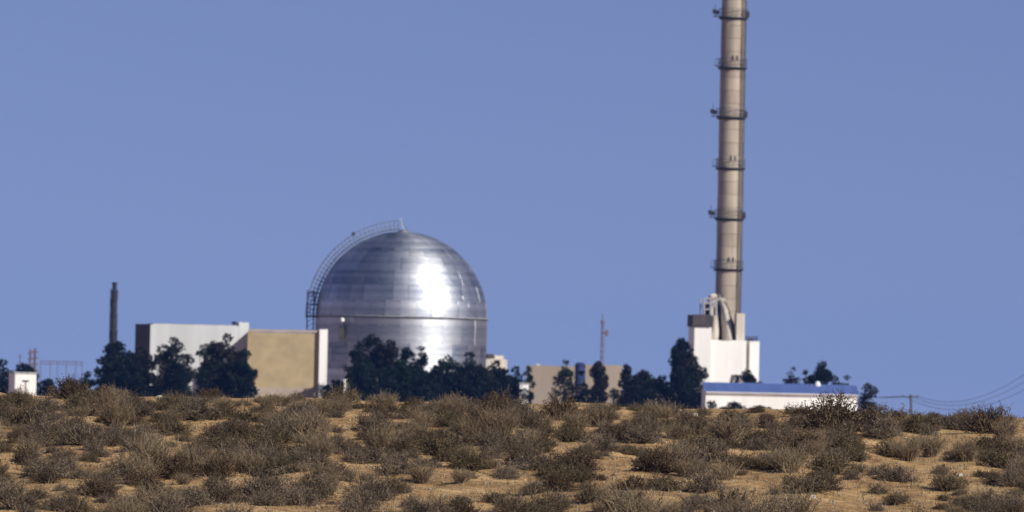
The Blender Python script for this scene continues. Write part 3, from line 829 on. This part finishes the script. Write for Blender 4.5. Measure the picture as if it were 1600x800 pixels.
def power_line():
    spots = [(1300, 617, 1250, 'weathered pole hidden past the blue-roofed shed'), (1423, 620, 1180, 'short leaning utility pole standing alone beyond the crest'), (1730, 470, 780, 'nearer utility pole carrying the rising wires')]
    tops = []
    for px, py, Y, lab in spots:
        p = at(px, py, Y); gz = ground(p.x, Y)
        root = thing('utility_pole', (p.x, Y, gz), 0, lab, 'pole', None)
        h = p.z - gz
        MB().tube([(0.25,0,-0.4), (0.12,0,h*0.5), (0,0,h+0.3)], [0.24, 0.19, 0.15], 8).build('pole', 'timber', root)
        MB().face_box(-1.05, 1.05, -0.06, 0.08, h-0.10, h+0.0).build('crossarm', 'timber', root)
        ins = []
        last = Y < 1000
        for dx in (-1.0, 0.0, 1.0):
            y = -0.2 if dx == 0 else 0
            if last:           # conductors one above the other on the nearer pole
                hz = h - 1.3*(1 - dx)
                MB().tube([(0, 0, hz), (0, -0.3, hz)], 0.04, 5).build('pin', 'timber', root)
                MB().lathe([(0.02, hz-0.08), (0.07, hz-0.05), (0.05, hz+0.02), (0.07, hz+0.08), (0.02, hz+0.12)], 8, (0, -0.32)).build('insulator', 'dark_steel', root)
                ins.append(Vector((p.x, Y-0.32, gz+hz+0.05))); continue
            if dx == 0: MB().tube([(0, 0, h+0.05), (0, y, h+0.1)], 0.03, 5).build('pin', 'timber', root)
            MB().lathe([(0.02, h-0.02), (0.07, h), (0.05, h+0.1), (0.07, h+0.14), (0.02, h+0.2)], 8, (dx, y)).build('insulator', 'dark_steel', root)
            ins.append(Vector((p.x+dx, Y+y, gz+h+0.12 )))
        tops.append(ins)
    names = ['outer wire strung between the utility poles beyond the crest', 'middle wire strung between the utility poles beyond the crest', 'inner wire strung between the utility poles beyond the crest']
    for k in range(3):
        pts = []
        for (a, b, sag) in ((tops[0][k], tops[1][k], 0.35), (tops[1][k], tops[2][k], 4.2 - 0.15*k)):
            for i in range(25):
                t = i/24; q = a.lerp(b, t); q.z -= 4*sag*t*(1-t)
                pts.append(q)
        pts = [p for i, p in enumerate(pts) if i == 0 or (p - pts[i-1]).length > 0.01]
        o = MB().tube(pts, 0.03, 4).build('power_line', 'dark_steel')
        tag(o, names[k], 'wire')

# ------------------------------------------------------------------ foreground scrub
def bush_mesh(seed, w, h, nstem, leaves, leafsize, thick, spread=1.0, upright=0.0):
    r = np.random.default_rng(seed)
    lines = []; tips = []
    lob = r.uniform(0, 6.28, 4)
    for i in range(nstem):
        q = r.uniform(0, 2*math.pi)
        el = math.asin(min(1, r.uniform(0.03, 1.0))) * (1-upright) + upright*math.radians(70)*r.uniform(0.6, 1.2)
        lobe = 0.78 + 0.22*math.sin(2*q + lob[0]) * math.cos(3*q + lob[1]) + 0.12*math.sin(5*q + lob[2] + 3*el)
        ex = w/2*math.cos(el)*lobe; ez = h*math.sin(el)*lobe
        k = r.uniform(0.72, 1.06)
        tip = np.array([math.cos(q)*ex*k*spread, math.sin(q)*ex*k*spread, max(0.02, ez*k)])
        b = np.array([math.cos(q), math.sin(q), 0])*r.uniform(0, 0.14)*w; b[2] = -0.03
        mid = b*0.45 + tip*0.55 + r.normal(0, 0.05*h, 3); mid[2] = max(mid[2], 0.02) + 0.05*h
        lines.append(([b, mid, tip], [thick*1.5, thick*1.05, thick*0.5]))
        tips.append((mid, tip))
        for j in range(3):
            t = r.uniform(0.3, 0.95); st = mid*(1-t) + tip*t if j else b*0.2 + mid*0.8
            d = (tip - b); d = d/np.linalg.norm(d)*0.5 + r.normal(0, 0.42, 3); d[2] += 0.25
            e = st + d*r.uniform(0.12, 0.28)*h*1.1; e[2] = max(e[2], 0.01)
            lines.append(([st, (st+e)/2 + r.normal(0, 0.012, 3), e], [thick*0.75, thick*0.6, thick*0.35]))
            tips.append((st, e))
    V = []; Fq = []; n0 = 0
    for pts, rad in lines:
        pts = np.array(pts)
        t = pts[-1] - pts[0]; t = t/(np.linalg.norm(t)+1e-9)
        a = np.cross(t, [0.3, 0.2, 0.93]); a = a/(np.linalg.norm(a)+1e-9); b = np.cross(t, a)
        for p, rr in zip(pts, rad):
            for j in range(3):
                an = 2.0944*j; V.append(p + (a*math.cos(an) + b*math.sin(an))*rr)
        for k in range(2):
            for j in range(3):
                Fq.append((n0+3*k+j, n0+3*k+(j+1) % 3, n0+3*k+3+(j+1) % 3, n0+3*k+3+j))
        n0 += 9
    stems = np_mesh('stems', np.array(V), np.array(Fq))
    if leaves:
        idx = r.integers(0, len(tips), leaves)
        A = np.array([tips[i][0] for i in idx]); Bp = np.array([tips[i][1] for i in idx])
        t = r.uniform(0.25, 1.05, leaves)[:, None]
        P = A*(1-t) + Bp*t + r.normal(0, 0.018, (leaves, 3)); P[:, 2] = np.maximum(P[:, 2], 0.01)
        a = r.normal(size=(leaves, 3)) + np.array([0, 0, 0.5]); a /= np.linalg.norm(a, axis=1)[:, None]
        c = np.cross(a, r.normal(size=(leaves, 3))); c /= np.linalg.norm(c, axis=1)[:, None]
        L = (leafsize*r.uniform(0.6, 1.5, leaves))[:, None]; W = L*0.42
        Vl = np.stack([P-a*L, P-c*W, P+a*L, P+c*W], 1).reshape(-1, 3)
        lf = np_mesh('leaves', Vl, np.arange(4*leaves).reshape(-1, 4))
    else: lf = None
    return stems, lf

KINDS = {
 'grey':  dict(n=5, stems=170, leaves=2600, ls=0.0145, th=0.0050, up=0.0, sm='twig_grey', lm='leaf_grey', hw=0.60,
    label='rounded grey-brown twiggy desert shrub on the sandy slope', group='rounded grey shrubs on the slope'),
 'brown': dict(n=4, stems=180, leaves=3400, ls=0.0150, th=0.0052, up=0.0, sm='twig_brown', lm='leaf_brown', hw=0.52,
    label='dense dark brown desert shrub on the sandy slope', group='dark brown shrubs on the slope'),
 'straw': dict(n=4, stems=150, leaves=700, ls=0.014, th=0.0048, up=0.45, sm='twig_straw', lm='leaf_grey', hw=0.72,
    label='dry straw-coloured see-through tuft of twigs on the sandy slope', group='dry straw tufts on the slope'),
 'olive': dict(n=4, stems=150, leaves=3000, ls=0.0150, th=0.0052, up=0.1, sm='twig_olive', lm='leaf_olive', hw=0.56,
    label='olive-tinged leafy desert shrub on the sandy slope', group='olive shrubs on the slope'),
}
def scrub():
    lib = {}
    for ki, (k, d) in enumerate(KINDS.items()):
        lib[k] = []
        for i in range(d['n']):
            w = 1.0
            s, l = bush_mesh(100*ki + i, 1.0, d['hw']*(0.9+0.1*i/2), d['stems'], d['leaves'], d['ls'], d['th'], 1.0, d['up'])
            s.materials.append(MATS[d['sm']])
            if l: l.materials.append(MATS[d['lm']])
            lib[k].append((s, l))
    nm = {'grey': 'grey_shrub', 'brown': 'brown_shrub', 'straw': 'dry_tuft', 'olive': 'olive_shrub'}
    used = []
    def put(k, p, w, hs=1.0, label=None):
        s, l = rnd.choice(lib[k])
        size = 'small ' if w < 0.58 else ('large ' if w > 0.95 else 'mid-sized ')
        root = thing(nm[k], (p.x, p.y, p.z - 0.02), rnd.uniform(0, 6.28), label or size + KINDS[k]['label'], 'shrub', size + KINDS[k]['group'] if not label else None)
        root.scale = (w, w, w*hs)
        o = link('stems', s, None, root)
        if l: link('leaves', l, None, root)
        used.append((p.x, p.y, w))
    # shrubs that stand out along the crest (photo column, row of the foot, width in pixels)
    crest = [(112, 622, 84, 'brown', 'wide dark shrub on the crest below the faint steel gantry', 1.0),
             (325, 628, 56, 'brown', 'twiggy shrub on the crest below the whitish building', .8), (428, 618, 34, 'brown', 'small dark shrub on the crest below the tan wall', .9),
             (466, 621, 36, 'grey', 'small grey shrub on the crest below the white pier', .8), (532, 632, 84, 'olive', 'broad low shrub on the crest below the white pier and dome', .75),
             (603, 634, 60, 'straw', 'airy shrub on the crest below the highest dome tree', .9), (645, 640, 56, 'brown', 'low shrub on the crest below the dome', .8),
             (704, 640, 46, 'grey', 'neat round shrub on the crest under the dome glare', .9), (780, 644, 84, 'brown', 'bulky shrub on the crest beside the small white kiosk', 1.0),
             (872, 655, 96, 'brown', 'bulky dark shrub on the crest below the beige wall', .85), (936, 656, 46, 'olive', 'compact shrub on the crest below the lattice mast', 1.0),
             (1040, 650, 90, 'grey', 'low grey shrub on the crest below the dark cypress', .55), (1150, 660, 80, 'olive', 'low shrub on the crest before the blue-roofed shed corner', .6),
             (1300, 678, 150, 'brown', 'largest dark brown shrub on the crest before the blue-roofed shed', 0.95), (1372, 676, 100, 'brown', 'dark shrub on the crest below the ragged tree', .9),
             (1432, 676, 90, 'olive', 'wide shrub on the crest below the lone utility pole', .85), (1500, 672, 70, 'grey', 'grey shrub on the crest past the lone utility pole', .9), (1545, 676, 100, 'brown', 'broad dark shrub on the crest beneath the rising wires', .9),
             (20, 630, 70, 'brown', 'dark shrub on the crest below the small booth', .7), (1245, 670, 60, 'grey', 'grey shrub on the crest before the middle of the blue-roofed shed', .8)]
    for px, py, w, k, lab, hs in crest:
        p = ground_hit(px, py)
        if p is None or p.y > 178:
            c = at(px, py, 177.0); p = Vector((c.x, 177.0, ground(c.x, 177.0)))
        put(k, p, w*sc_(p.y), hs, lab)
    tries = 0; count = {k: 0 for k in KINDS}
    total = 0
    while total < 680 and tries < 22000:
        tries += 1
        px = rnd.uniform(-40, 1640); py = rnd.uniform(636, 838) + (px-800)*0.021
        p = ground_hit(px, py)
        if p is None: continue
        row = py - (px-800)*0.021
        if row > 735 and rnd.random() < 0.5: continue
        patch = noise.noise((p.x*0.35, p.y*0.16, 5.5))
        if patch < (-0.18 if row > 700 else -0.34) and rnd.random() < 0.85: continue
        far = (p.y - 135)/42
        k = rnd.choices(['grey', 'brown', 'straw', 'olive'], [0.42, 0.17, 0.2, 0.21])[0]
        w = rnd.choice([rnd.uniform(0.28, 0.5), rnd.uniform(0.4, 0.75), rnd.uniform(0.6, 0.95), rnd.uniform(0.8, 1.2)])
        if p.y > 166: w = min(w, rnd.uniform(0.45, 1.0))
        if p.y > 176 and rnd.random() < 0.5: continue
        if any((p.x-x)**2 + ((p.y-y)*0.55)**2 < (0.22*(w+ww))**2 for x, y, ww in used): continue
        put(k, p, w, rnd.uniform(0.6, 0.9) * (0.8 if p.y > 170 else 1)); total += 1; count[k] += 1
    # beyond the crest, just peeping over it
    print('shrubs', total, count, 'tries', tries)
    # litter: dead grass and little herbs nobody could count
    n = 5200; P = []
    while len(P) < n:
        px = rnd.uniform(-40, 1640); py = rnd.uniform(632, 835) + (px-800)*0.021
        p = ground_hit(px, py)
        if p is not None: P.append((p.x, p.y, p.z))
    P = np.array(P)
    nb = 9
    Q = np.repeat(P, nb, 0); m = len(Q)
    hgt = np.repeat(rng.uniform(0.025, 0.13, n)**1.0, nb)*rng.uniform(0.5, 1.2, m)
    off = rng.normal(0, 1, (m, 2))*np.repeat(rng.uniform(0.02, 0.09, n), nb)[:, None]
    base = Q.copy(); base[:, :2] += off; base[:, 2] -= 0.015
    q = rng.uniform(0, 6.28, m); side = np.stack([np.cos(q), np.sin(q), np.zeros(m)], 1)*0.006
    tip = base + np.stack([rng.normal(0, 0.5, m)*hgt, rng.normal(0, 0.5, m)*hgt, hgt], 1)
    V = np.stack([base-side, base+side, tip], 1).reshape(-1, 3)
    o = link('dry_grass', np_mesh('dry_grass', V, np.arange(3*m).reshape(-1, 3)), 'twig_straw')
    tag(o, 'short dead grass and litter between the shrubs', 'grass', kind='stuff')
    # gravel
    n = 2600; P = []
    while len(P) < n:
        px = rnd.uniform(-40, 1640); py = rnd.uniform(632, 835) + (px-800)*0.021
        p = ground_hit(px, py)
        if p is not None: P.append((p.x+rnd.uniform(-.1,.1), p.y, p.z, rnd.uniform(0.008, 0.03)))
    V = []; Fq = []
    for (x, y, z, r) in P:
        b = len(V)
        V += [(x-r*1.3, y, z), (x, y-r, z+r*.2), (x+r*1.2, y, z), (x, y+r, z+r*.1), (x+r*.2, y-.1*r, z+r*rnd.uniform(.5, 1.0)), (x, y, z-r*.7)]
        Fq += [(b,b+1,b+4),(b+1,b+2,b+4),(b+2,b+3,b+4),(b+3,b,b+4),(b+1,b,b+5),(b+2,b+1,b+5),(b+3,b+2,b+5),(b,b+3,b+5)]
    o = link('gravel', np_mesh('gravel', np.array(V), np.array(Fq)), 'stone')
    tag(o, 'fine gravel scattered on the sandy slope', 'gravel', kind='stuff')
    # single stones
    spots = [(1061, 649, 18, 'pale upright stone on the crest below the dark cypress'), (236, 762, 14, None), (85, 686, 20, None), (210, 678, 16, None), (250, 624, 14, None), (372, 616, 10, None), (560, 716, 12, None), (640, 700, 12, None), (430, 690, 16, None),
             (905, 655, 12, None), (1085, 652, 14, None), (1360, 668, 14, None), (1385, 664, 12, None), (1500, 745, 14, None), (70, 708, 12, None), (1270, 780, 14, None), (720, 752, 12, None), (990, 735, 12, None), (1180, 700, 12, None), (820, 690, 12, None)]
    lib2 = []
    for i in range(5):
        r = random.Random(i+40); m = MB(); rows = [(0.5, -0.25), (0.56, 0.0), (0.42, 0.22), (0.18, 0.36)]
        for (rr, z) in rows:
            for j in range(6): 
                k = r.uniform(0.75, 1.15); m.v.append((rr*k*math.cos(j*1.047), rr*k*0.8*math.sin(j*1.047), z + r.uniform(-.06, .06)))
        for a in range(3):
            for j in range(6): m.f.append((6*a+j, 6*a+(j+1) % 6, 6*a+6+(j+1) % 6, 6*a+6+j))
        m.f.append((18,19,20,21,22,23)); m.f.append((5,4,3,2,1,0))
        me = bpy.data.meshes.new('stone'); me.from_pydata(m.v, [], m.f); me.update(); me.materials.append(MATS['stone']); lib2.append(me)
    for px, py, w, lab in spots:
        p = ground_hit(px, py)
        if p is None: c = at(px, py, 176.0); p = Vector((c.x, 176.0, ground(c.x, 176.0)))
        o = link('stone', rnd.choice(lib2), None); s = w*sc_(p.y)
        o.location = (p.x, p.y, p.z + 0.02*s); o.scale = (s, s, s*(1.5 if lab else 0.9)); o.rotation_euler = (0, 0, rnd.uniform(0, 6.28))
        tag(o, lab or 'pale loose stone lying on the sand between the shrubs', 'stone', None if lab else 'loose stones on the slope')

def haze():
    m = bpy.data.materials.new('haze'); m.use_nodes = True
    n = m.node_tree.nodes; l = m.node_tree.links
    n.remove(n['Principled BSDF'])
    v = n.new('ShaderNodeVolumePrincipled')
    v.inputs['Color'].default_value = (0.15, 0.36, 1.0, 1); v.inputs['Density'].default_value = 0.00005; v.inputs['Anisotropy'].default_value = 0.0
    l.new(v.outputs[0], n['Material Output'].inputs['Volume'])
    MATS['haze'] = m
    o = MB().face_box(-4000, 4000, -450, 6000, -4, 62).build('haze', 'haze')
    tag(o, 'thin pale haze over the whole plain', 'haze', kind='stuff')

dome(); stack(); stack_building(); white_hall(); tan_hall(); blue_shed(); small_buildings(); masts(); power_line()
trees(); scrub(); haze()
